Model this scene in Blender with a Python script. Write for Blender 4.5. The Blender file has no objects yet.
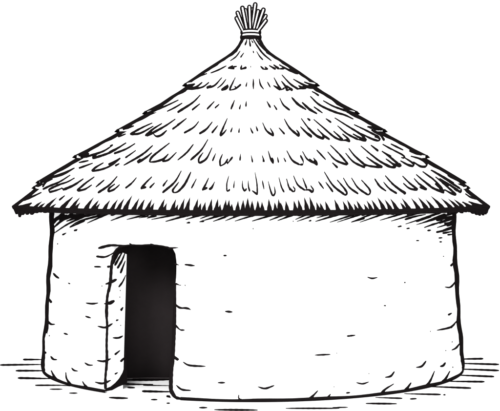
import bpy, math, random
from mathutils import Vector
from mathutils.bvhtree import BVHTree
random.seed(7)
scene = bpy.context.scene
COL = scene.collection

# ------------------------------------------------------------------ camera maths
D, H, F, HY = 13.0, 1.963, 1277.0, 172.0      # distance, eye height, focal length (px of a 500 px wide frame), horizon row
CAM = Vector((0, -D, H))
def ray(px, py):
    return Vector(((px-250)/F, 1.0, -(py-HY)/F)).normalized()

# ------------------------------------------------------------------ materials
def paper(name, col, var, scale, rough=0.9, bump=0.0):
    m = bpy.data.materials.new(name); m.use_nodes = True
    nt = m.node_tree; b = nt.nodes['Principled BSDF']
    b.inputs['Roughness'].default_value = rough
    b.inputs['Specular IOR Level'].default_value = 0.0 if max(col) < .1 else 0.1
    tc = nt.nodes.new('ShaderNodeTexCoord')
    n = nt.nodes.new('ShaderNodeTexNoise'); n.inputs['Scale'].default_value = scale
    n.inputs['Detail'].default_value = 5
    nt.links.new(tc.outputs['Object'], n.inputs['Vector'])
    r = nt.nodes.new('ShaderNodeValToRGB')
    r.color_ramp.elements[0].position = .3; r.color_ramp.elements[1].position = .7
    r.color_ramp.elements[0].color = (*[max(0, c*(1-var)) for c in col], 1)
    r.color_ramp.elements[1].color = (*col, 1)
    nt.links.new(n.outputs['Fac'], r.inputs['Fac'])
    nt.links.new(r.outputs['Color'], b.inputs['Base Color'])
    if bump:
        bp = nt.nodes.new('ShaderNodeBump'); bp.inputs['Strength'].default_value = bump
        bp.inputs['Distance'].default_value = .01
        nt.links.new(n.outputs['Fac'], bp.inputs['Height']); nt.links.new(bp.outputs['Normal'], b.inputs['Normal'])
    return m
PLASTER = paper('white_limewashed_mud', (.88, .88, .88), .02, 9, bump=.05)
THATCH = paper('white_thatch', (.88, .88, .88), .02, 30)
GROUND = paper('white_ground', (.9, .9, .9), .01, 3)
INK = paper('black_ink', (.0056, .0045, .0047), .1, 40)
INNER_SHADE = paper('inner_wall_shade', (.26, .225, .23), .1, 6)  # inner wall colour darkened to stand for the shade indoors

# ------------------------------------------------------------------ mesh accumulator
class MB:
    def __init__(s): s.v = []; s.f = []; s.m = []
    def add(s, verts, faces, mi=0):
        o = len(s.v); s.v += [tuple(v) for v in verts]
        for i, f in enumerate(faces):
            s.f.append(tuple(o+k for k in f)); s.m.append(mi[i] if isinstance(mi, list) else mi)
    def build(s, name, mats, parent=None, smooth=False):
        me = bpy.data.meshes.new(name); me.from_pydata(s.v, [], s.f)
        for m in mats: me.materials.append(m)
        me.polygons.foreach_set('material_index', s.m)
        me.polygons.foreach_set('use_smooth', [smooth]*len(s.f))
        me.validate(); me.update()
        o = bpy.data.objects.new(name, me); COL.objects.link(o)
        if parent: o.parent = parent
        return o

def lathe(loop, n, cx, mb, mi=0, closed=True, jit=None, a0=0, a1=2*math.pi):
    full = abs(a1-a0-2*math.pi) < 1e-6
    na = n if full else n+1
    P = len(loop); V = []; Fc = []; M = []
    for i in range(na):
        a = a0 + (a1-a0)*i/n
        for k, (r, z) in enumerate(loop):
            if jit: r, z = jit(i, k, r, z)
            V.append((cx + r*math.sin(a), -r*math.cos(a), z))
    for i in range(n):
        j = (i+1) % na
        for k in range(P if closed else P-1):
            l = (k+1) % P
            Fc.append((i*P+k, i*P+l, j*P+l, j*P+k))
            M.append(mi[k] if isinstance(mi, list) else mi)
    if closed and not full:
        Fc.append(tuple(range(P))[::-1]); M.append(M[0])
        Fc.append(tuple((na-1)*P+k for k in range(P))); M.append(M[0])
    mb.add(V, Fc, M)

def invert(a, y, k):
    """silhouette half width a (px) and row y -> radius, height of the turned surface; k = nz/nr"""
    r, z = a/98.0, H-(y-HY)/98.0
    for _ in range(30):
        c = (r + k*(z-H))/D; s = math.sqrt(1-c*c)
        dep = D - r*c
        z = H-(y-HY)*dep/F
        r = a*dep/F/s
    return r, z
def profile(pts, inset=1.0):
    out = []
    for i, (a, y) in enumerate(pts):
        p, q = pts[max(0, i-1)], pts[min(len(pts)-1, i+1)]
        da, dy = q[0]-p[0], q[1]-p[1]
        L = math.hypot(da, dy); nr, nz = dy/L, da/L          # outward normal of the profile
        nr = max(nr, .25)
        r, z = invert(a-inset*nr, y+inset*nz, nz/nr)
        out.append((r, z, nr, nz))
    return out

def outline(mb, prof, cx, w, mi=1, raise_=.010, back=11):
    """ink contour running down a turned surface, on both flanks, wrapping a little way round the back"""
    for sgn in (-1, 1):
        V = []; Fc = []; n = 9
        for j, (r, z, nr, nz) in enumerate(prof):
            c = (r + nz/nr*(z-H))/D; t = math.acos(max(-1, min(1, c)))
            wob = 1+.07*math.sin(j*1.9+sgn)+.08*math.sin(j*.63)
            ins = max(.004, (w*wob-raise_)/max(nr, .45))
            d = math.acos(max(.2, 1-ins/max(r, .02)))
            e = math.radians(back)+.02/max(r, .05)
            for i in range(n):
                u = i/(n-1); a = sgn*(t-d+(d+e)*u)
                h = -.004 if i in (0, n-1) else raise_*min(1, .25+u*1.6)
                if i == 1: a = sgn*(t-d+.001); h = .003
                rr, zz = r+h*nr, z+h*nz
                V.append((cx+rr*math.sin(a), -rr*math.cos(a), zz))
        for j in range(len(prof)-1):
            for i in range(n-1):
                q = (j*n+i, j*n+i+1, (j+1)*n+i+1, (j+1)*n+i)
                Fc.append(q if sgn > 0 else q[::-1])
        mb.add(V, Fc, mi)

def densify(pts, n):
    out = []
    for (a, b) in zip(pts, pts[1:]):
        for i in range(n): out.append(tuple(a[k]+(b[k]-a[k])*i/n for k in range(len(a))))
    return out+[pts[-1]]

# ------------------------------------------------------------------ ink strokes laid on a surface
def smooth_pts(P, step):
    if len(P) == 1: P = [(P[0][0]-.45, P[0][1]), (P[0][0]+.45, P[0][1]+.1)]
    if len(P) > 2:
        Q = [(2*P[0][0]-P[1][0], 2*P[0][1]-P[1][1])]+P+[(2*P[-1][0]-P[-2][0], 2*P[-1][1]-P[-2][1])]
    else: Q = None
    out = []
    for i in range(len(P)-1):
        a, b = P[i], P[i+1]; L = math.dist(a, b); n = max(2, int(L/step))
        for k in range(n):
            t = k/n
            if Q:
                p0, p1, p2, p3 = Q[i:i+4]
                out.append(tuple(.5*((2*p1[c])+(-p0[c]+p2[c])*t+(2*p0[c]-5*p1[c]+4*p2[c]-p3[c])*t*t+(-p0[c]+3*p1[c]-3*p2[c]+p3[c])*t**3) for c in (0, 1)))
            else: out.append((a[0]+(b[0]-a[0])*t, a[1]+(b[1]-a[1])*t))
    return out+[P[-1]]
def taper(t, mode):
    if mode == 'a': return min(1, .28+.95*t**.8)*(1 if t < .93 else max(.45, 1-(t-.93)*7))
    if mode == 's': return t
    if mode == 'k': return 1
    return .25+.75*math.sin(math.pi*min(1, max(0, t)))**.6
def stroke(pick, cast, P, w, mode='a', hi=.005, step=.8):
    """pick(face index) -> mesh accumulator; cast(u, v) -> (point, normal, face) on the surface"""
    P = smooth_pts(P, step); n = len(P)
    rows = []
    ph = random.random()*6
    hw0 = w/2
    for i, (x, y) in enumerate(P):
        a, b = P[max(0, i-1)], P[min(n-1, i+1)]
        dx, dy = b[0]-a[0], b[1]-a[1]; L = math.hypot(dx, dy) or 1
        t = i/(n-1); hw = hw0*taper(t, mode)*(1+.07*math.sin(ph+i*.9))
        nx, ny = -dy/L*hw, dx/L*hw
        hits = [cast(x+nx*k, y+ny*k) for k in (-1, 0, 1)]
        if any(h is None for h in hits):
            if len(rows) > 2: break
            rows = []; continue
        if rows and (hits[1][0]-rows[-1][1][0]).length > .5: break
        rows.append(hits)
    if len(rows) < 2: return
    mb = pick(rows[len(rows)//2][1][2])
    V = []; Fc = []
    for h in rows:
        (l, nl, _), (c, nc, _), (r, nr_, _) = h
        V += [l-nl*.004, l+nl*hi*.75, c+nc*hi, r+nr_*hi*.75, r-nr_*.004]
    m = len(rows)
    for j in range(m-1):
        for i in range(4): Fc.append((j*5+i, j*5+i+1, (j+1)*5+i+1, (j+1)*5+i))
    Fc.append((0, 1, 2, 3, 4)); Fc.append(tuple((m-1)*5+k for k in (4, 3, 2, 1, 0)))
    mb.add(V, Fc, 1)
def caster(bvh):
    def c(x, y):
        p, n, f, d = bvh.ray_cast(CAM, ray(x, y))
        if p is None: return None
        if n.y > 0 and n.z <= 0: n = -n
        return p, n, f
    return c
def round_caster(bvh, cx):       # u = azimuth * 200 (1 unit = about 1 cm), v = -height * 100
    def c(u, v):
        a = u/200.0; d = Vector((math.sin(a), -math.cos(a), 0))
        p, n, f, _ = bvh.ray_cast(Vector((cx, 0, -v/100.0))+d*6, -d)
        if p is None: return None
        if n.dot(d) < 0: n = -n
        return p, n, f
    return c
def parse(txt):
    """x,y x,y ... w mode; items split by ';'"""
    for it in txt.replace('\n', ' ').split(';'):
        tk = it.split()
        if not tk: continue
        pts = [tuple(float(c) for c in t.split(',')) for t in tk if ',' in t]
        rest = [t for t in tk if ',' not in t]
        mode = 'a'; w = 8.0
        for t in rest:
            if t in 'abks': mode = t
            else: w = float(t)
        yield pts, w, mode
def draw(tile, txt, pick, cast, gain=1.0, hi=.005, mode0=None, plus=.28):
    ox, oy, s = tile
    for pts, w, mode in parse(txt):
        P = [(ox+x/s, oy+y/s) for x, y in pts]
        if len(P) == 1: mode = 'b'
        stroke(pick, cast, P, w/s*gain+plus, mode0 or mode, hi)
S6 = 6.225

# ================================================================== HUT root
hut = bpy.data.objects.new('round_hut', None); COL.objects.link(hut)
hut['label'] = 'round white mud-walled hut with a shaggy conical thatched roof and a dark open doorway'
hut['category'] = 'hut'

# ================================================================== WALL
WX = .0275
wall_px = [(202.6, 190), (203, 217), (203.8, 240), (205.3, 270), (207.2, 300), (209, 330), (210.6, 350), (211.6, 362), (211.5, 368), (209.8, 373)]
wp = profile([(a+.45*math.sin(y*.21)+.35*math.sin(y*.093+1), y) for a, y in densify(wall_px, 5)], 1.4)
mono = []
for q in wp:
    if q[1] > .02 and (not mono or q[1] < mono[-1][1]-.006): mono.append(q)
wp = mono
outer = [(r, z) for r, z, _, _ in wp]
outer += [(outer[-1][0]-.02, .0), (outer[-1][0]-.05, -.03)]
T = .235
innerp = [(outer[0][0]-T, outer[0][1]), (outer[-1][0]-T+.05, -.03)]
loop = outer + innerp[::-1]
full = MB()
def wj(i, k, r, z):          # hand-laid mud: slow swells
    if k >= len(outer): return r, z
    return r+.003*math.sin(i*.11+z*3)+.0015*math.sin(i*.37+z*9), z
NW = 360
lathe(loop, NW, WX, full, 0, True, wj)
wall_full = full.build('tmp_wall', [PLASTER, INK])
ub = BVHTree.FromPolygons([Vector(v) for v in full.v], full.f)
wcast = caster(ub)

# door prism
PHI = math.radians(-32)
dd = Vector((math.sin(PHI), -math.cos(PHI), 0))      # outwards through the doorway
lu = Vector((math.cos(PHI), math.sin(PHI), 0))       # sideways, to the right of the photo
def on_wall(px, py):
    p, n, f, _ = ub.ray_cast(CAM, ray(px, py)); return p
uL = (on_wall(109.3, 320)-Vector((WX, 0, 0))).dot(lu)
uR = (on_wall(174.9, 310)-Vector((WX, 0, 0))).dot(lu)
zT = on_wall(143, 244.9).z
out2 = [(uL, -.2), (uR-.012, -.2), (uR-.012, .3), (uR, .7), (uR, zT-.14), (uR-.012, zT-.07), (uR-.04, zT-.025), (uR-.09, zT-.006), (uR-.25, zT+.004),
        (uR-.42, zT-.002), (uL+.10, zT-.004), (uL, zT-.008)]
cut = MB(); V = []
for dist in (1.0, 3.2):
    for u, z in out2: V.append(Vector((WX, 0, z))+lu*u+dd*dist)
n = len(out2)
cut.add(V, [tuple(range(n)), tuple(range(2*n-1, n-1, -1))]+[(i, i+n, (i+1) % n+n, (i+1) % n) for i in range(n)])
cutter = cut.build('tmp_cut', [PLASTER])
import bmesh
for ob in (cutter, wall_full):
    bm = bmesh.new(); bm.from_mesh(ob.data); bmesh.ops.recalc_face_normals(bm, faces=bm.faces); bm.to_mesh(ob.data); bm.free()
md = wall_full.modifiers.new('b', 'BOOLEAN'); md.object = cutter; md.operation = 'DIFFERENCE'; md.solver = 'EXACT'
bpy.context.view_layer.update()
me = bpy.data.meshes.new_from_object(wall_full.evaluated_get(bpy.context.evaluated_depsgraph_get()))
wallM, doorM, inM = MB(), MB(), MB()
def outl_dist(p):
    u = (p-Vector((WX, 0, 0))).dot(lu); z = p.z; best = 9
    for i in range(n):
        a, b = out2[i], out2[(i+1) % n]
        ax, az, bx, bz = a[0], a[1], b[0], b[1]
        L2 = (bx-ax)**2+(bz-az)**2
        t = max(0, min(1, ((u-ax)*(bx-ax)+(z-az)*(bz-az))/L2))
        best = min(best, math.hypot(u-ax-t*(bx-ax), z-az-t*(bz-az)))
    return best
for p in me.polygons:
    vs = [me.vertices[i].co.copy() for i in p.vertices]
    c = p.center; rad = Vector((c.x-WX, c.y, 0)); rl = rad.length; rad.normalize()
    if c.dot(dd) > 1 and all(outl_dist(v) < 2e-3 for v in vs) and abs(p.normal.dot(dd)) < .2: tgt = doorM
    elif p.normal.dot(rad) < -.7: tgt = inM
    else: tgt = wallM
    tgt.add(vs, [tuple(range(len(vs)))], 0)
for o_ in (wall_full, cutter): bpy.data.objects.remove(o_, do_unlink=True)

# flank outlines and the dark line where the wall meets the ground
outline(wallM, [q for q in wp if q[1] < 1.66], WX, .043, raise_=.016)
def foot(a0, a1):
    r0 = outer[-2][0]; nn = max(8, int(math.degrees(a1-a0)*1.5)); V = []; Fc = []
    for i in range(nn+1):
        a = a0+(a1-a0)*i/nn
        hgt = .027+.004*math.sin(a*9)+.003*math.sin(a*23+1)
        if math.cos(a) < .55: hgt += .03*(.55-math.cos(a)) if math.cos(a) > 0 else .0165
        for (dr, z) in ((.028, -.02), (.03, .006), (.036, hgt*.6), (.034, hgt), (.0, hgt+.006)):
            r = r0+dr
            V.append((WX+r*math.sin(a), -r*math.cos(a), z))
    for i in range(nn):
        for k in range(4): Fc.append((i*5+k, i*5+k+1, (i+1)*5+k+1, (i+1)*5+k))
    wallM.add(V, Fc, 1)
aL = math.asin(0); 
def az(px, py):
    p = on_wall(px, py); return math.atan2(p.x-WX, -p.y)
aL, aR = az(106.5, 380), az(181.0, 380)
foot(aR, aL+2*math.pi)

pw = lambda f: wallM
# ---- hatching in the shade line just under the eave
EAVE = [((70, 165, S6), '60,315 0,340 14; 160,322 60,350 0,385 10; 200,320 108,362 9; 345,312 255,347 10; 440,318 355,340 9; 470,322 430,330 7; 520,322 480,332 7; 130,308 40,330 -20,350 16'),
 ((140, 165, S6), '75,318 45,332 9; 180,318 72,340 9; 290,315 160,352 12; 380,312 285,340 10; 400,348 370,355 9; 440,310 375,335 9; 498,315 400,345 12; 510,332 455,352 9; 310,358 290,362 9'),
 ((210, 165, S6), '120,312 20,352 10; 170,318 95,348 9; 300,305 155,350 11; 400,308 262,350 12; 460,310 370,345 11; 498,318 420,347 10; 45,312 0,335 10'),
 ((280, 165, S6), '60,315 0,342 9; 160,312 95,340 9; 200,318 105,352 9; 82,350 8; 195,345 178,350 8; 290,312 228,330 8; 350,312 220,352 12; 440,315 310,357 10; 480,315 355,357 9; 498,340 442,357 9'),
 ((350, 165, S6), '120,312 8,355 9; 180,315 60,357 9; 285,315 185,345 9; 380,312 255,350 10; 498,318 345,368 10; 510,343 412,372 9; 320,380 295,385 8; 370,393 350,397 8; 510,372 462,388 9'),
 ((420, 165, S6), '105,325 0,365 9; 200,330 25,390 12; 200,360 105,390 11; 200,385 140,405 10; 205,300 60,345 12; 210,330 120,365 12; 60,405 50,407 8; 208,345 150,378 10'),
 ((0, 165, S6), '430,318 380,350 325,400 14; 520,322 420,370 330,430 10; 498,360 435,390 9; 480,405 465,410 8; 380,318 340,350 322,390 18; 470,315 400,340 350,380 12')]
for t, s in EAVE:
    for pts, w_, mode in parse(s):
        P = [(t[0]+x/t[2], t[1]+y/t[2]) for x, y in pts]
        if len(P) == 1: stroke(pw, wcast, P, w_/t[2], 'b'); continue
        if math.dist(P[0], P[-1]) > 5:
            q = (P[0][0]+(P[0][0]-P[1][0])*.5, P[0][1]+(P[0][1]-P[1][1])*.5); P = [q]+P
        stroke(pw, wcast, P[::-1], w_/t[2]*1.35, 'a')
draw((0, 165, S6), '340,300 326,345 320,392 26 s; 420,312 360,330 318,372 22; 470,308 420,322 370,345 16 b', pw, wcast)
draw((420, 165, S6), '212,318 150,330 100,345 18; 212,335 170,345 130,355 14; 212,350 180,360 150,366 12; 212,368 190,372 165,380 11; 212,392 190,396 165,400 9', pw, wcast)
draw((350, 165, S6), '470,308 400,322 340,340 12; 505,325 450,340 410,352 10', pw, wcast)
# ---- marks on the wall face
Z = 3.84
draw((0, 210, Z), '''298,74 285,80 6; 255,88 240,96 6; 222,130 5; 205,242 215,254 228,263 8 b; 262,280 270,284 6; 190,340 198,357 8;
 330,357 355,360 378,357 7 b; 392,292 5; 362,217 388,218 6 b; 330,408 5; 498,136 470,137 425,136 378,147 10; 440,163 405,180 370,178 8;
 430,214 412,219 8; 447,265 420,280 405,285 9 b; 438,347 415,358 400,360 9 b''', pw, wcast)
draw((0, 210, Z), '436,175 428,215 423,280 412,340 411,411 9 k', pw, wcast)
draw((0, 304, Z), '411,-6 408,30 412,80 410,150 410,215 405,290 405,326 8 k', pw, wcast)
draw((0, 304, Z), '''432,75 405,90 375,85 8 b; 425,210 400,220 373,217 8 b; 425,293 395,305 365,300 8 b;
 328,47 350,54 6 b; 245,112 262,118 6 b; 190,122 6; 183,62 195,77 212,78 7 b; 195,200 205,212 220,214 7 b; 325,225 340,234 358,235 6 b;
 275,245 285,255 300,258 6 b; 197,255 208,277 228,305 10; 253,262 258,290 284,322 8; 317,297 325,310 342,329 9; 168,180 178,190 7''', pw, wcast)
draw((180, 210, 2.94), '215,55 4; 127,134 138,134 5 b; 14,160 43,164 6 b; 2,221 3.5; 15,221 3.5; -14,280 0,288 22,288 32,294 5 b; 132,298 155,300 6 b; 0,353 14,353 5 b; 490,371 501,370 5 b; 20,38 30,37 5; 60,35 70,33 5', pw, wcast)
draw((170, 330, 2.94), '''10,73 18,82 26,88 6; 38,94 58,104 105,107 6 b; 18,162 35,175 62,178 6 b; 140,155 163,155 5 b; 258,167 280,172 307,163 6 b; 425,74 472,72 5 b;
 202,190 205,203 240,216 7; 435,178 415,198 393,211 8; 472,188 458,206 7; 482,167 3; 490,68 3''', pw, wcast)
draw((340, 200, 3.125), '''180,84 190,82 4 b; 207,90 215,88 4 b; 272,96 284,94 5 b; 237,127 247,127 4 b; 307,119 320,118 4 b; 310,131 318,131 4 b; 323,176 3; 358,192 345,207 6;
 85,241 100,245 117,242 5 b; 200,259 204,257 5; 136,330 143,330 4; 363,252 345,272 327,272 5 b; 349,353 337,360 6; 352,90 300,101 6; 353,98 320,104 6; 354,107 335,109 5''', pw, wcast)
draw((340, 300, 3.125), '''23,113 48,110 5 b; 137,18 143,18 4; 348,41 338,47 6; 282,98 3; 364,66 345,85 302,95 6 b; 352,78 345,88 7; 350,131 4; 330,158 3; 374,135 362,150 348,157 5 b;
 237,211 255,207 269,190 6 b; 312,208 322,205 329,195 7 b; 352,210 4; 140,242 158,238 170,223 6 b; 90,230 3; 50,258 70,262 90,256 5 b; 18,291 32,289 5 b;
 168,262 140,280 122,301 7; 222,258 210,275 196,292 9; 295,222 280,255 260,278 7; 343,222 330,245 316,260 7''', pw, wcast)
Y3 = (90, 230, 4.545)
draw(Y3, '405,160 385,153 7; 430,158 478,162 7 b; 410,252 388,243 7; 433,252 5; 455,362 410,352 387,338 7; 402,80 355,83 8; 20,168 52,168 6 b; 55,255 4; 180,60 190,70 8; 275,62 290,70 8', pw, wcast)
draw(Y3, '108,104 125,84 150,74 185,68 230,69 275,67 330,73 356,80 5 k', pw, wcast)
Y4 = (90, 320, 4.52)
draw(Y4, '388,-160 386,-8 381,100 376,190 372,225 11 a; 377,120 374,190 369,240 366,300 370,325 388,350 17 a; 385,-160 382,-60 378,20 375,100 371,170 368,235 9 k; 428,47 405,42 383,18 7; 397,185 378,168 7', pw, wcast)
draw(Y4, '366,300 370,328 388,349 430,361 480,367 12 k', pw, wcast)

# ---- marks round the back of the wall
rc = round_caster(ub, WX)
for i in range(46):
    a = random.uniform(95, 265); z = random.uniform(.12, 1.5)
    u, v = math.radians(a)*200, -z*100; L = random.uniform(2, 9)
    stroke(pw, rc, [(u-L, v-random.uniform(-1, 1)), (u, v+random.uniform(0, 1.5)), (u+L, v-random.uniform(0, 2))], random.uniform(1.0, 1.7), 'b')
for i in range(120):
    a = 88+i*1.53; u = math.radians(a)*200; L = random.uniform(5, 14); v = -158+random.uniform(0, 2)
    stroke(pw, rc, [(u+L, v-3), (u-L*.5, v+random.uniform(2, 5))], random.uniform(1.2, 2), 'a')

wall = wallM.build('wall', [PLASTER, INK], hut)

# ---- doorway: the thick left jamb with its marks
# plane of the left jamb
Pj = Vector((WX, 0, 0))+lu*uL
def jcast(x, y):
    d = ray(x, y); t = (Pj-CAM).dot(lu)/d.dot(lu)
    return CAM+d*t, lu.copy(), 0
pd = lambda f: doorM
draw(Y3, '''158,72 125,110 97,158 14; 152,90 135,120 112,162 9; 160,100 145,138 124,175 9; 160,140 150,165 138,197 8; 162,205 148,235 130,260 7; 137,275 5; 135,305 5; 150,352 140,368 7;
 122,407 5; 122,225 100,238 84,242 7 b; 112,322 95,334 80,338 8 b''', pd, jcast, hi=.003)
draw((0, 304, Z), '432,130 455,130 472,122 7 b; 461,178 440,195 7; 452,263 440,270 6; 455,60 445,65 5; 463,82 4; 472,12 463,25 7; 481,203 462,222 8', pd, jcast, hi=.003)
draw((0, 304, Z), '432,75 418,84 7 s; 425,210 412,217 7 s; 425,293 412,300 7 s', pd, jcast, hi=.003)
def jpoly(pts):
    q = [jcast(x, y)[0] for x, y in pts]; m = len(q)
    doorM.add([p-lu*.006 for p in q]+[p+lu*.0025 for p in q], [tuple(range(m)), tuple(range(2*m-1, m-1, -1))]+[(i, (i+1) % m, (i+1) % m+m, i+m) for i in range(m)], 1)
jpoly([(125.1, 350), (125.4, 358), (124.6, 366), (122.4, 372.6), (119, 378.5), (115, 383), (110.5, 386.6), (106, 388.4), (105, 391.5), (112, 390.3), (118, 387), (122, 385.3), (127, 384.2), (126.6, 350)])
jpoly([(111.2, 262), (112.6, 255), (115, 250), (119, 246), (128.5, 245), (128.5, 255), (122.5, 252.5), (118, 254.5), (114.5, 258)])
doorM.build('doorway', [PLASTER, INK], hut)

# ---- the dark inside
for q in inM.v[:0]: pass
ring = MB()
inM.build('inner_wall', [INNER_SHADE], hut)
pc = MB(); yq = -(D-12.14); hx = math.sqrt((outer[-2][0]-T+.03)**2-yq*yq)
nq = 40; V = []; Fc = []                          # black sheet added a pace behind the doorway, standing in for interior darkness
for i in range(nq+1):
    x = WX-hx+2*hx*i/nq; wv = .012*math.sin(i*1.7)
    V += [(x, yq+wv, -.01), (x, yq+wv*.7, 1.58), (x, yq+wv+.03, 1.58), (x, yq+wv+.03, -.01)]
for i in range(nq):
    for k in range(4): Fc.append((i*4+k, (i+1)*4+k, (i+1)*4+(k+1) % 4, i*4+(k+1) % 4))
pc.add(V, Fc); pc.build('doorway_darkness', [paper('doorway_dark_sheet', (.021, .0175, .0182), .1, 7)], hut, True)
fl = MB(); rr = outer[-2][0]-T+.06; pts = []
ych = -(D-12.12)                                  # floor from a pace inside the doorway, interior shade painted as its dark colour
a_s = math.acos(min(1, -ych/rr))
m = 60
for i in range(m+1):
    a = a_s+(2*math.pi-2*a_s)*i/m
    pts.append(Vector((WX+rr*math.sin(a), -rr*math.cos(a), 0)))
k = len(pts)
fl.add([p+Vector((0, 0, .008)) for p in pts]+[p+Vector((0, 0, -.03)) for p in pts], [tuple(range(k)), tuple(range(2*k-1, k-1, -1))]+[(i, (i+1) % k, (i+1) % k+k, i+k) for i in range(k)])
fl.build('earth_floor', [paper('earth_floor_shade', (.05, .044, .045), .1, 5)], hut)

# ================================================================== ROOF
RX = .0102
roof = bpy.data.objects.new('roof', None); COL.objects.link(roof); roof.parent = hut
tiers_px = [
 [(8.5, 36), (10.8, 40), (13, 44.5), (16, 48.5), (20, 52.3), (25, 55.9), (33, 61), (41, 66.1), (49, 71.3), (57, 77), (65.8, 83)],
 [(62, 84), (72, 91), (80, 95.8), (91, 103.2), (105.6, 110.9)],
 [(100, 110.6), (110, 116), (122, 122.7), (133.5, 129)],
 [(127, 128.5), (140, 136), (152, 142.4), (164, 149), (176, 155)],
 [(170, 155), (185, 164), (199, 172.2), (213, 180.6)],
 [(208, 180), (213, 183), (217, 186)],
 [(212, 184), (220, 191.2), (230.5, 199.3), (239, 205.6)]]
wid = [.032, .037, .038, .035, .037, .038, .036]
tierM = []; allV = []; allF = []; owner = []
NR = 480
for ti, tp in enumerate(tiers_px):
    pf = profile(densify(tp, 3), 1.0)
    mb = MB(); out = [(r, z) for r, z, _, _ in pf]
    last = pf[-1]; no = len(out)
    if ti < 6:
        lip = [(last[0]-.012, last[1]-.03)]
        inn = [(max(.01, r-.05*nr), z-.06) for r, z, nr, nz in pf[::-1]]
        lp = out+lip+inn; mi = 0
        seedv = [random.uniform(-1, 1) for _ in range(NR)]
        def jt(i, k, r, z, no=no, sv=seedv, ti=ti):
            if ti and no-3 <= k <= no: 
                g = (k-no+4)/4; return r+.0006*g*sv[i], z
            return r, z
        lathe(lp, NR, RX, mb, mi, True, jt)
    else:
        r0, z0 = last[0], last[1]
        lp = out+[(r0+.004, z0-.008), (r0, z0-.021), (r0-.06, z0-.027), (1.95, z0-.015), (1.95, z0+.06), (pf[0][0]-.12, pf[0][1]-.08)]
        mi = [0]*(no-2)+[1]+[1]*5+[1]+[1]*3  # rim inked; soffit black too, the eave's shade put into its colour
        lathe(lp, NR, RX, mb, mi[:len(lp)], True)
        EZ, ER = z0, r0
    o0 = len(allV); allV += [Vector(v) for v in mb.v]; allF += [tuple(o0+q for q in f) for f in mb.f]; owner += [ti]*len(mb.f)
    start = 0
    tierM.append(mb); mb.prof = pf; mb.st = start
rb = BVHTree.FromPolygons(allV, allF); rc0 = caster(rb)
def rcast(x, y):
    h = rc0(x, y)
    if h is None: return None
    d = Vector((h[0].x-RX, h[0].y, 0)).normalized()
    return h[0], (d*.5+Vector((0, 0, .85))).normalized(), h[2]
pr = lambda f: tierM[owner[f]]
for ti, mb in enumerate(tierM):
    pf = mb.prof[mb.st:]
    if ti == 6: pf = pf+[(ER+.003, EZ-.008, pf[-1][2], pf[-1][3]), (ER, EZ-.018, pf[-1][2], pf[-1][3])]
    outline(mb, pf, RX, wid[ti], raise_=.010, back=9)
    # blunt dark butt of the tier where its edge juts past the one below
    if ti < 6:
        r, z, nr, nz = mb.prof[-1]
        c = (r + nz/nr*(z-H))/D; t = math.acos(c)
        for s in (-1, 1):
            V = []; Fc = []; nn = 14
            for i in range(nn+1):
                a = s*(t-.09+(.09+.14)*i/nn); g = min(1, i/5)
                for dr, dz in ((-.03, .012), (.009*g, .010*g), (.036*g, -.017*g), (.0, -.022*g-.004), (-.03, -.034)):
                    V.append((RX+(r+dr)*math.sin(a), -(r+dr)*math.cos(a), z+dz))
            for i in range(nn):
                for k in range(5):
                    l = (k+1) % 5; Fc.append((i*5+k, i*5+l, (i+1)*5+l, (i+1)*5+k))
            mb.add(V, Fc, 1)

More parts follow.
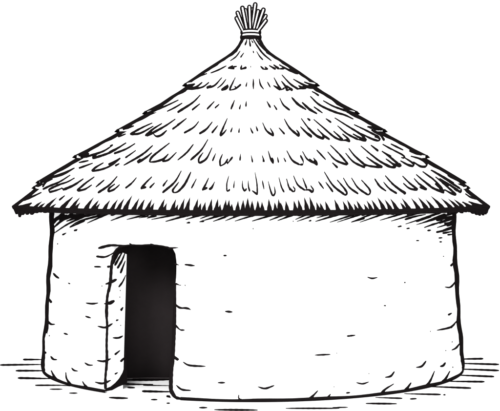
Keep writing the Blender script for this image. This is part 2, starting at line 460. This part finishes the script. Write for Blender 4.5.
ST = [
((225, 24, 10), '''220,150 215,180 200,215 15; 245,150 248,190 255,228 17; 262,165 282,192 10; 275,145 320,220 380,300 465,372 14 b; 155,270 110,330 52,372 9 b; 190,290 155,338 11; 278,270 288,292 12; 315,275 345,325 380,362 11;
 300,140 340,200 400,270 14 b; 185,150 205,140 250,146 300,140 340,150 20 k'''),
((110, 70, S6), '428,188 350,225 240,270 195,292 11; 452,207 400,238 355,260 7 b'),
((180, 40, S6), '''290,162 240,188 190,208 7 b; 298,178 325,172 355,165 8 b; 298,178 340,180 8; 330,160 300,178 8; 385,158 378,185 12; 378,185 415,172 12; 440,168 9; 170,210 120,228 60,262 11; 95,275 60,285 35,292 15;
 140,265 100,295 60,302 12; 182,265 140,295 80,305 30,303 12; 262,235 215,285 165,300 10; 195,285 166,301 15; 288,245 260,280 232,302 6 b; 345,235 318,290 308,315 10; 300,280 258,315 13; 310,315 345,305 380,278 10; 355,303 340,290 7;
 258,316 285,308 302,288 9; 418,265 410,292 9; 457,245 457,308 9 b'''),
((250, 40, S6), '''65,165 85,184 11; 85,184 112,181 11; 90,168 105,178 8; 118,160 160,184 10; 145,155 180,182 12; 180,182 215,178 11; 180,155 240,188 300,212 12; 20,245 20,305 9 b; 57,242 65,280 85,308 9 b; 107,262 127,297 7 b;
 148,235 175,285 195,312 10; 145,285 190,312 13; 195,258 220,290 232,318 13; 195,312 215,300 9; 225,285 265,316 13; 232,318 250,305 9; 197,218 250,275 300,308 10; 290,308 320,302 350,300 14; 300,285 325,300 11; 268,245 330,280 380,300 11;
 335,262 380,280 410,285 11; 310,292 400,300 13; 370,300 420,290 12'''),
((310, 70, S6), '10,135 30,145 55,162 8; 0,165 60,220 150,262 215,282 270,308 11 b; 80,192 150,230 255,266 290,278 12; 22,230 78,270 7 b'),
((180, 90, S6), '''128,32 80,80 0,132 -15,142 12; 125,87 75,127 9; 215,72 168,122 9; 245,90 217,115 8; 340,65 330,90 317,122 11; 378,92 370,122 10; 413,72 410,105 10; 42,178 0,210 -18,222 9; 118,197 85,235 25,270 10; 202,200 165,245 120,275 12;
 237,222 198,270 10; 295,178 270,235 248,285 11; 290,248 272,270 250,288 11; 327,235 315,265 9; 370,240 366,268 9; 438,237 445,255 455,272 10; 473,228 484,258 10'''),
((240, 90, S6), '''167,72 178,92 190,112 10; 210,95 230,125 9; 247,52 270,95 310,128 10; 320,47 360,90 412,125 13 b; 385,78 430,120 480,150 13 b; 140,205 165,255 208,288 11; 188,240 203,268 208,288 11; 242,237 278,277 9; 275,182 310,240 368,291 12;
 350,250 365,270 368,290 11; 380,178 430,245 480,290 520,308 11; 375,230 410,265 447,296 13; 425,270 447,292 10; 418,178 437,192 11'''),
((310, 110, S6), '''97,55 132,80 9; 22,60 80,110 150,170 198,192 10; 45,120 85,160 122,186 11; 75,155 88,180 9; 152,50 230,100 310,150 352,190 10; 145,133 180,165 205,190 10; 200,150 230,175 248,200 11; 198,192 225,190 248,199 12;
 170,100 230,150 300,187 10; 265,150 310,175 350,190 12; 300,186 350,193 13; 272,92 350,130 432,172 10; 310,145 380,180 425,195 11; 400,168 433,180 425,195 10; 410,145 440,160 462,192 12; 355,105 410,118 460,125 16 b; 380,125 430,150 470,160 14 b;
 450,215 510,248 8; 445,258 505,293 8; 470,305 505,330 8; 125,220 180,275 237,340 10; 108,262 160,315 232,344 11; 220,270 270,325 342,361 11; 240,240 280,290 350,352 11; 350,295 400,330 450,358 12; 290,300 350,345 442,360 11;
 315,225 380,280 440,325 505,356 10; 377,220 425,258 10; 40,250 98,312 8 b; 138,330 172,362 10; -5,305 45,346 9; 20,300 38,322 46,345 9; -5,115 40,160 87,181 11'''),
((380, 120, S6), '''65,150 145,190 8 b; 15,152 80,188 140,220 155,238 8; 130,235 150,240 7; 10,195 70,240 130,291 12; 35,243 80,275 125,293 11; -5,258 50,290 97,298 12; 60,262 88,285 97,298 10; 0,290 15,297 13; 120,270 132,290 9;
 125,255 170,280 207,291 12; 150,235 205,272 207,290 10; 205,262 250,290 285,293 12; 190,227 250,245 288,272 285,293 12; 180,193 230,210 290,222 14 b; 318,313 380,350 460,395 11 b; 345,358 430,411 8; 420,345 498,372 13 b'''),
((110, 110, S6), '''150,100 110,113 60,120 15; 100,150 75,160 50,168 9; 265,82 200,112 125,153 10; 272,102 190,146 128,154 11; 325,85 270,120 220,163 11; 408,58 350,98 290,132 228,164 12; 355,128 320,158 290,166 270,150 11 b; 475,55 430,92 388,122 9;
 102,205 50,238 -5,265 9; 158,210 100,245 25,274 10; 55,260 27,273 10; 162,253 125,280 95,300 7; 268,222 200,280 85,347 10 b; 262,268 225,298 172,331 13; 190,305 170,328 10; 372,207 310,255 262,295 245,325 11; 365,275 335,305 290,322 247,327 11 b;
 415,265 365,312 325,322 10; 345,300 328,322 8; 65,300 30,322 -10,342 9; 60,335 32,350 9; 0,225 20,218 6'''),
((180, 130, S6), '''85,90 40,145 -15,190 9 b; 175,60 130,130 65,190 11; 200,112 165,180 120,210 11; 145,142 118,180 118,208 11; 223,148 202,195 9; 265,153 250,190 250,225 12; 250,228 280,210 298,182 9; 295,212 328,170 10; 290,190 298,214 9; 378,150 373,192 10; 443,160 452,203 9'''),
((240, 130, S6), '140,160 145,200 9 s; 137,160 152,200 8; 175,132 190,180 207,210 11; 208,212 208,195 198,175 9; 232,170 240,205 9; 272,175 285,200 8; 290,130 325,190 370,218 11; 392,216 393,195 375,160 10; 370,218 392,217 11; 388,135 420,185 475,213 10; 478,212 460,190 9'),
((50, 130, S6), '''245,148 200,158 160,158 15 b; 390,98 330,135 240,165 11; 260,160 190,172 15 b; 475,82 380,140 265,180 12; 330,135 290,152 265,178 12; 242,192 180,205 8 b; 268,208 180,240 9; 335,205 285,235 260,258 10; 440,178 390,218 330,245 262,259 10;
 155,238 80,280 -10,303 9; 128,282 60,325 0,350 -45,372 10; 155,300 110,325 60,342 0,370 -5,385 10; 75,365 40,378 -5,390 10; 210,305 150,345 85,374 13; 72,362 90,376 13; 278,293 220,335 168,380 10; 262,343 220,370 172,382 10; 340,312 285,358 7 b;
 420,290 370,345 298,394 11; 405,338 370,365 360,386 10; 435,342 400,372 362,387 10'''),
((70, 165, S6), '415,80 385,115 345,147 9'),
((140, 165, S6), '''75,75 40,110 5,150 11; 5,152 40,138 10; 92,113 60,145 9; 172,95 142,135 9; 258,38 215,110 140,175 12; 318,45 280,120 240,165 215,175 13 b; 243,108 210,150 203,165 215,175 11; 352,87 335,120 320,147 8; 428,82 408,125 388,160 11;
 388,160 420,143 11; 465,107 445,148 428,152 10'''),
((210, 165, S6), '''30,108 10,140 -5,152 8; 117,70 105,120 105,165 9; 107,168 125,155 9; 153,100 147,145 8; 202,100 203,140 215,165 10; 215,167 228,150 10; 237,98 240,140 248,166 10; 280,48 292,120 295,187 10; 262,162 295,186 11; 325,98 337,155 8 b;
 362,105 378,165 390,195 10; 400,135 405,175 393,196 10; 428,78 445,140 462,172 9; 475,88 498,160 8'''),
((280, 165, S6), '''42,90 55,140 83,170 10; 80,135 93,155 86,170 9; 83,68 110,125 155,160 10; 155,158 182,158 202,174 12; 140,82 155,120 167,150 9; 190,130 206,155 203,173 10; 238,105 272,150 8 b; 283,108 330,170 10; 275,45 330,130 405,190 11;
 355,95 405,155 416,180 402,191 11; 393,82 430,140 487,182 10'''),
((350, 165, S6), '''8,82 50,145 112,189 10; 70,95 118,150 125,175 112,189 10; 152,87 185,135 225,165 10 b; 207,108 245,150 292,180 10; 218,68 270,125 345,182 12; 325,162 346,183 17; 325,70 370,115 422,155 10; 330,115 370,148 420,158 11; 397,85 430,120 478,155 10;
 410,60 450,95 505,138 10; 430,138 478,156 10; 450,42 505,82 8'''),
((420, 165, S6), '''15,42 80,90 140,150 9; 0,82 70,140 150,176 12; 92,118 150,168 13; 95,75 160,130 225,187 10; 150,155 200,182 225,188 11; 65,33 150,85 250,150 10; 120,85 190,130 232,165 10; 255,150 252,170 230,162 11 b; 180,120 250,170 9; 0,120 40,155 10;
 0,145 40,156 9; 170,65 215,85 275,108 16 b; 215,85 290,130 15 b; 280,180 320,205 385,215 11; 300,230 360,250 430,265 14; 262,232 320,260 400,280 15; 340,190 400,235 10'''),
((0, 165, S6), '465,20 400,50 330,75 250,95 10; 330,88 285,110 266,140 10; 330,80 280,98 215,135 13 b; 260,172 200,200 145,222 11; 405,192 368,222 8; 200,238 150,255 100,268 13'),
]
seen = []
for t, s in ST: draw(t, s, pr, rcast, hi=.010, gain=1.0, plus=.1)

# ---- spiky dark fringe of the lowest tier
tips = {(0): [(200, 238), (262, 228), (282, 238), (355, 203), (350, 243), (452, 200), (150, 250)],
 70: [(20, 200), (62, 203), (65, 235), (148, 203), (180, 220), (188, 240), (250, 220), (298, 215), (338, 210), (388, 190), (432, 207), (465, 218)],
 140: [(28, 215), (75, 213), (90, 235), (155, 210), (168, 238), (225, 212), (238, 245), (278, 208), (313, 200), (362, 208), (380, 235), (408, 230), (448, 210)],
 210: [(12, 210), (50, 207), (65, 243), (100, 215), (120, 215), (137, 240), (175, 222), (207, 215), (235, 203), (262, 220), (297, 218), (323, 228), (365, 210), (402, 232), (425, 210)],
 280: [(3, 232), (35, 222), (85, 220), (112, 213), (150, 200), (183, 197), (225, 230), (248, 235), (280, 225), (337, 213), (390, 225), (417, 217)],
 350: [(22, 240), (40, 222), (85, 243), (103, 222), (133, 217), (170, 202), (215, 215), (250, 210), (312, 235), (322, 208), (380, 207), (423, 202)],
 420: [(0, 215), (35, 215), (68, 195), (130, 208), (175, 212), (210, 215), (262, 230), (310, 235), (340, 238)]}
rim = lambda px: 206.4+6.5*math.sqrt(max(0, 1-((px-251)/238.5)**2))
for ox, L in tips.items():
    for x, y in L:
        X, Y = ox+x/S6, 165+y/S6
        s = (X-251)/235
        by = rim(X)-.3; ln = by-Y
        bx = X+s*ln*.95*(1.25 if abs(s) > .75 else 1)
        w = (3.0+.12*ln)*(1-.25*abs(s))
        bx = max(17, min(485, bx))
        stroke(pr, rcast, [(X, Y), ((X+bx)/2+s*.8, (Y+by)/2-.1), (bx, by)], w*1.42, 's', .006, .8)
low = tierM[6]
# continuous dark band above the rim
def band(y0, half, x0, x1):
    P = [(x, rim(x)-y0) for x in range(x0, x1, 6)]
    stroke(pr, rcast, P, half*2, 'k', .006, 3)
band(1.0, 1.35, 20, 484)
# hanging ragged tufts all round the rim (long at the flanks, short in front)
a = 0
while a < 2*math.pi-.01:
    c = math.cos(a); d = random.uniform(.018, .030) if c > .62 or c < -.1 else random.uniform(.017, .026)/max(c, .14)
    L = random.uniform(.010, .026)+(.048*math.sin(math.pi*c/.62)**1.1 if 0 < c < .62 else 0)
    L *= random.uniform(.65, 1.15)
    sl = -.02 if math.sin(a) < 0 else .02
    r = ER-.008; z = EZ-.010
    def pt(ang, rr_, zz): return (RX+rr_*math.sin(ang), -rr_*math.cos(ang), zz)
    lean = math.copysign(.25*d, math.sin(a)) if c < .62 else -.014
    V = [pt(a-.003, r+.008, z), pt(a+d+.003, r+.008, z), pt(a+d/2+.12*d+lean, r+.002-max(0, .4-c)*L*1.6, z-L), pt(a+d/2-.12*d+lean, r+.002-max(0, .4-c)*L*1.6, z-L*.92),
         pt(a-.003, r-.03, z), pt(a+d+.003, r-.03, z), pt(a+d/2+.12*d+lean, r-.016-max(0, .4-c)*L*1.6, z-L), pt(a+d/2-.12*d+lean, r-.016-max(0, .4-c)*L*1.6, z-L*.92)]
    low.add(V, [(0, 3, 2, 1), (4, 5, 6, 7), (0, 1, 5, 4), (1, 2, 6, 5), (2, 3, 7, 6), (3, 0, 4, 7)], 1)
    a += d
# ---- thatch marks round the back
rrc = round_caster(rb, RX)
for ti, tp in enumerate(tiers_px):
    pf = tierM[ti].prof; zl, z0 = pf[-1][1], pf[0][1]; R = pf[-1][0]
    cnt = int(R*26)
    if ti == 5: continue
    for i in range(cnt):
        a = math.radians(98+164*(i+random.random()*.8)/cnt)
        u = a*200; k = 2/R
        v0 = -(zl+(z0-zl)*random.uniform(.35, .85)); v1 = -(zl+(z0-zl)*random.uniform(.05, .25))
        stroke(pr, rrc, [(u, v0), (u+1*k, (v0+v1)/2), (u+random.uniform(1, 4)*k, v1)], 1.3*max(1, k*.6), 'a')
for i in range(150):
    a = math.radians(84+192*i/150); u = a*200; zz = EZ
    stroke(pr, rrc, [(u+random.uniform(-1, 1), -(zz+random.uniform(.07, .12))*100), (u, -(zz+.008)*100)], 4.2, 's')
for i, mb in enumerate(tierM): mb.build('thatch_tier', [THATCH, INK], roof)

# ================================================================== TOPKNOT
top = bpy.data.objects.new('topknot', None); COL.objects.link(top); top.parent = hut
def W(px, py, y=0): 
    dep = D+y; return Vector(((px-250)*dep/F, y, H-(py-HY)*dep/F))
def stalk(b, t, yb, yt, rad):
    s = 11.11; B = W(230+b[0]/s, b[1]/s, yb); Tt = W(230+t[0]/s, t[1]/s, yt)
    ax = (Tt-B).normalized(); front = Vector((0, -1, 0)); front = (front-ax*front.dot(ax)).normalized(); side = ax.cross(front)
    L = (Tt-B).length; prof = [(0, rad*.8), (.3, rad*.9), (.7, rad), (.9, rad*1.04), (1-rad*.75/L, rad*.98), (1-rad*.3/L, rad*.8), (1, rad*.4)]
    n = 48; mb = MB(); V = []
    for q, r in prof:
        for i in range(n):
            an = 2*math.pi*i/n
            V.append(B+ax*(L*q)+front*(r*math.cos(an))+side*(r*math.sin(an)))
    Fc = []; M = []
    for j in range(len(prof)-1):
        for i in range(n):
            Fc.append((j*n+i, j*n+(i+1) % n, (j+1)*n+(i+1) % n, (j+1)*n+i))
            mid = (i+.5)*360/n; mid = min(mid % 180, 180-mid % 180)
            M.append(0 if mid < 11.5 and j < 4 else 1)
    Fc += [tuple(range(n))[::-1], tuple((len(prof)-1)*n+i for i in range(n))]; M += [1, 1]
    mb.add(V, Fc, M); mb.build('stalk', [THATCH, INK], top, True)
R_ = .0245
stalk((160, 380), (62, 180), -.045, -.05, R_*.96)
stalk((175, 380), (76, 118), -.00, -.00, R_*.96)
stalk((197, 380), (133, 62), -.055, -.06, R_*1.05)
stalk((228, 380), (214, 52), -.07, -.07, R_*.98)
stalk((235, 380), (284, 24), -.01, -.01, R_*1.02)
stalk((252, 380), (318, 100), -.06, -.065, R_*.93)
stalk((275, 380), (380, 84), -.03, -.03, R_*1.02)
stalk((280, 380), (408, 156), .02, .02, R_*.9)
stalk((285, 380), (412, 208), -.055, -.06, R_*1.0)
stalk((215, 380), (170, 90), .05, .06, R_*.9)
stalk((250, 380), (250, 80), .06, .07, R_*.9)
stalk((260, 380), (340, 110), .06, .07, R_*.9)
def binding(y0, y1, half, w0, w1):
    mb = MB(); n = 72; rows = 10; V = []; Fc = []; M = []
    for j in range(rows+1):
        q = j/rows; r = (half-1.2+1.2*math.sin(math.pi*q)**.5)*D/F
        for i in range(n):
            a = 2*math.pi*i/n; s_ = math.sin(a)
            py = y0+(y1-y0)*q
            V.append(Vector((.0085+r*s_, -r*math.cos(a), H-(py-HY)*D/F+.008*math.cos(a))))
    for j in range(rows):
        for i in range(n):
            Fc.append((j*n+i, j*n+(i+1) % n, (j+1)*n+(i+1) % n, (j+1)*n+i))
            mid = (i+.5)*360/n; mid = min(mid % 180, 180-mid % 180)
            q = (j+.5)/rows
            M.append(0 if mid < 50 and w0 < q < w1 else 1)
    Fc += [tuple(range(n)), tuple(rows*n+i for i in range(n))[::-1]]; M += [1, 1]
    mb.add(V, Fc, M); mb.build('binding', [THATCH, INK], top, True)
binding(30.0, 34.9, 10.6, .36, .70)
binding(34.7, 39.8, 10.9, .13, .42)

# ================================================================== GROUND
g = MB(); Sx = 400
N = 24
gv = [(-Sx+2*Sx*i/N, -Sx+2*Sx*j/N, 0) for j in range(N+1) for i in range(N+1)]
g.add(gv, [(j*(N+1)+i, j*(N+1)+i+1, (j+1)*(N+1)+i+1, (j+1)*(N+1)+i) for j in range(N) for i in range(N)], 0)
def gcast(x, y):
    d = ray(x, y)
    if d.z >= 0: return None
    return CAM+d*(-H/d.z), Vector((0, 0, 1)), 0
pg = lambda f: g
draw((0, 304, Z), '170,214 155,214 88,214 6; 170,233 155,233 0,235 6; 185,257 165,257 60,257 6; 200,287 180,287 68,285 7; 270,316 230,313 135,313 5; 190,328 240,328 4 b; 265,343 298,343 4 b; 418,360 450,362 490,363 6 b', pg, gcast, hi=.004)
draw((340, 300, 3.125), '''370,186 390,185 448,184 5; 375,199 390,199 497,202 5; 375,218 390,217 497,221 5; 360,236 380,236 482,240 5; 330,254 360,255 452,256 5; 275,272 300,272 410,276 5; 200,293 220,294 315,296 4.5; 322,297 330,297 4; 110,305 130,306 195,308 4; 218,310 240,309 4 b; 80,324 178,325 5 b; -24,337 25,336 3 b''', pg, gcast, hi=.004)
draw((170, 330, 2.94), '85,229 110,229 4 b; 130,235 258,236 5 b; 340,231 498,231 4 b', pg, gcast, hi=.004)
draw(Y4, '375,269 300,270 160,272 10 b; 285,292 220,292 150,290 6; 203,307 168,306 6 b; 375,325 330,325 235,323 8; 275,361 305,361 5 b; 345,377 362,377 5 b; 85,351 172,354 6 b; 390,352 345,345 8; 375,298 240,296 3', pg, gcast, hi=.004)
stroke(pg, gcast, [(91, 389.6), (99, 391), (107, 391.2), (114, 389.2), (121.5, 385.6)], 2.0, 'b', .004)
# a few strokes behind the hut
for i in range(16):
    y = random.uniform(.3, 3.4); x = random.choice((-1, 1))*random.uniform(.2, 1.6)
    w = .03
    if math.hypot(x, y) < 2.3: continue
    L = random.uniform(.2, .6)
    g.add([(x-L, y, .004), (x, y-w/2, .005), (x+L, y, .004), (x, y+w/2, .005)], [(0, 1, 2, 3)], 1)
go = g.build('ground', [GROUND, INK]); go['kind'] = 'structure'

# ================================================================== WORLD, CAMERA, RENDER
w = bpy.data.worlds.new('World'); scene.world = w; w.use_nodes = True
bg = w.node_tree.nodes['Background']; bg.inputs['Color'].default_value = (1, 1, 1, 1); bg.inputs['Strength'].default_value = 1.0
sl = bpy.data.lights.new('soft_front_light', 'SUN'); so = bpy.data.objects.new('soft_front_light', sl); COL.objects.link(so)
sl.energy = 3.0; sl.angle = math.radians(30)
so.rotation_euler = Vector((.22, 1, -.6)).to_track_quat('-Z', 'Y').to_euler(); so.location = (1, -8, 6)
s2 = bpy.data.lights.new('low_front_light', 'SUN'); o2 = bpy.data.objects.new('low_front_light', s2); COL.objects.link(o2)
s2.energy = 2.5; s2.angle = math.radians(20); o2.rotation_euler = Vector((-.45, 1, .0)).to_track_quat('-Z', 'Y').to_euler(); o2.location = (4, -8, 1)  # added fill, brightens the wall under the eave and the left jamb
cd = bpy.data.cameras.new('camera'); co = bpy.data.objects.new('camera', cd); COL.objects.link(co)
co.location = CAM; co.rotation_euler = (math.pi/2, 0, 0)
cd.sensor_width = 36; cd.sensor_fit = 'HORIZONTAL'; cd.lens = F/500*36; cd.shift_y = -(205.5-HY)/500
cd.clip_end = 3000; cd.clip_start = .1
scene.camera = co
vs = scene.view_settings; vs.view_transform = 'Standard'; vs.look = 'None'; vs.gamma = 1; vs.exposure = .5
scene.render.engine = 'CYCLES'
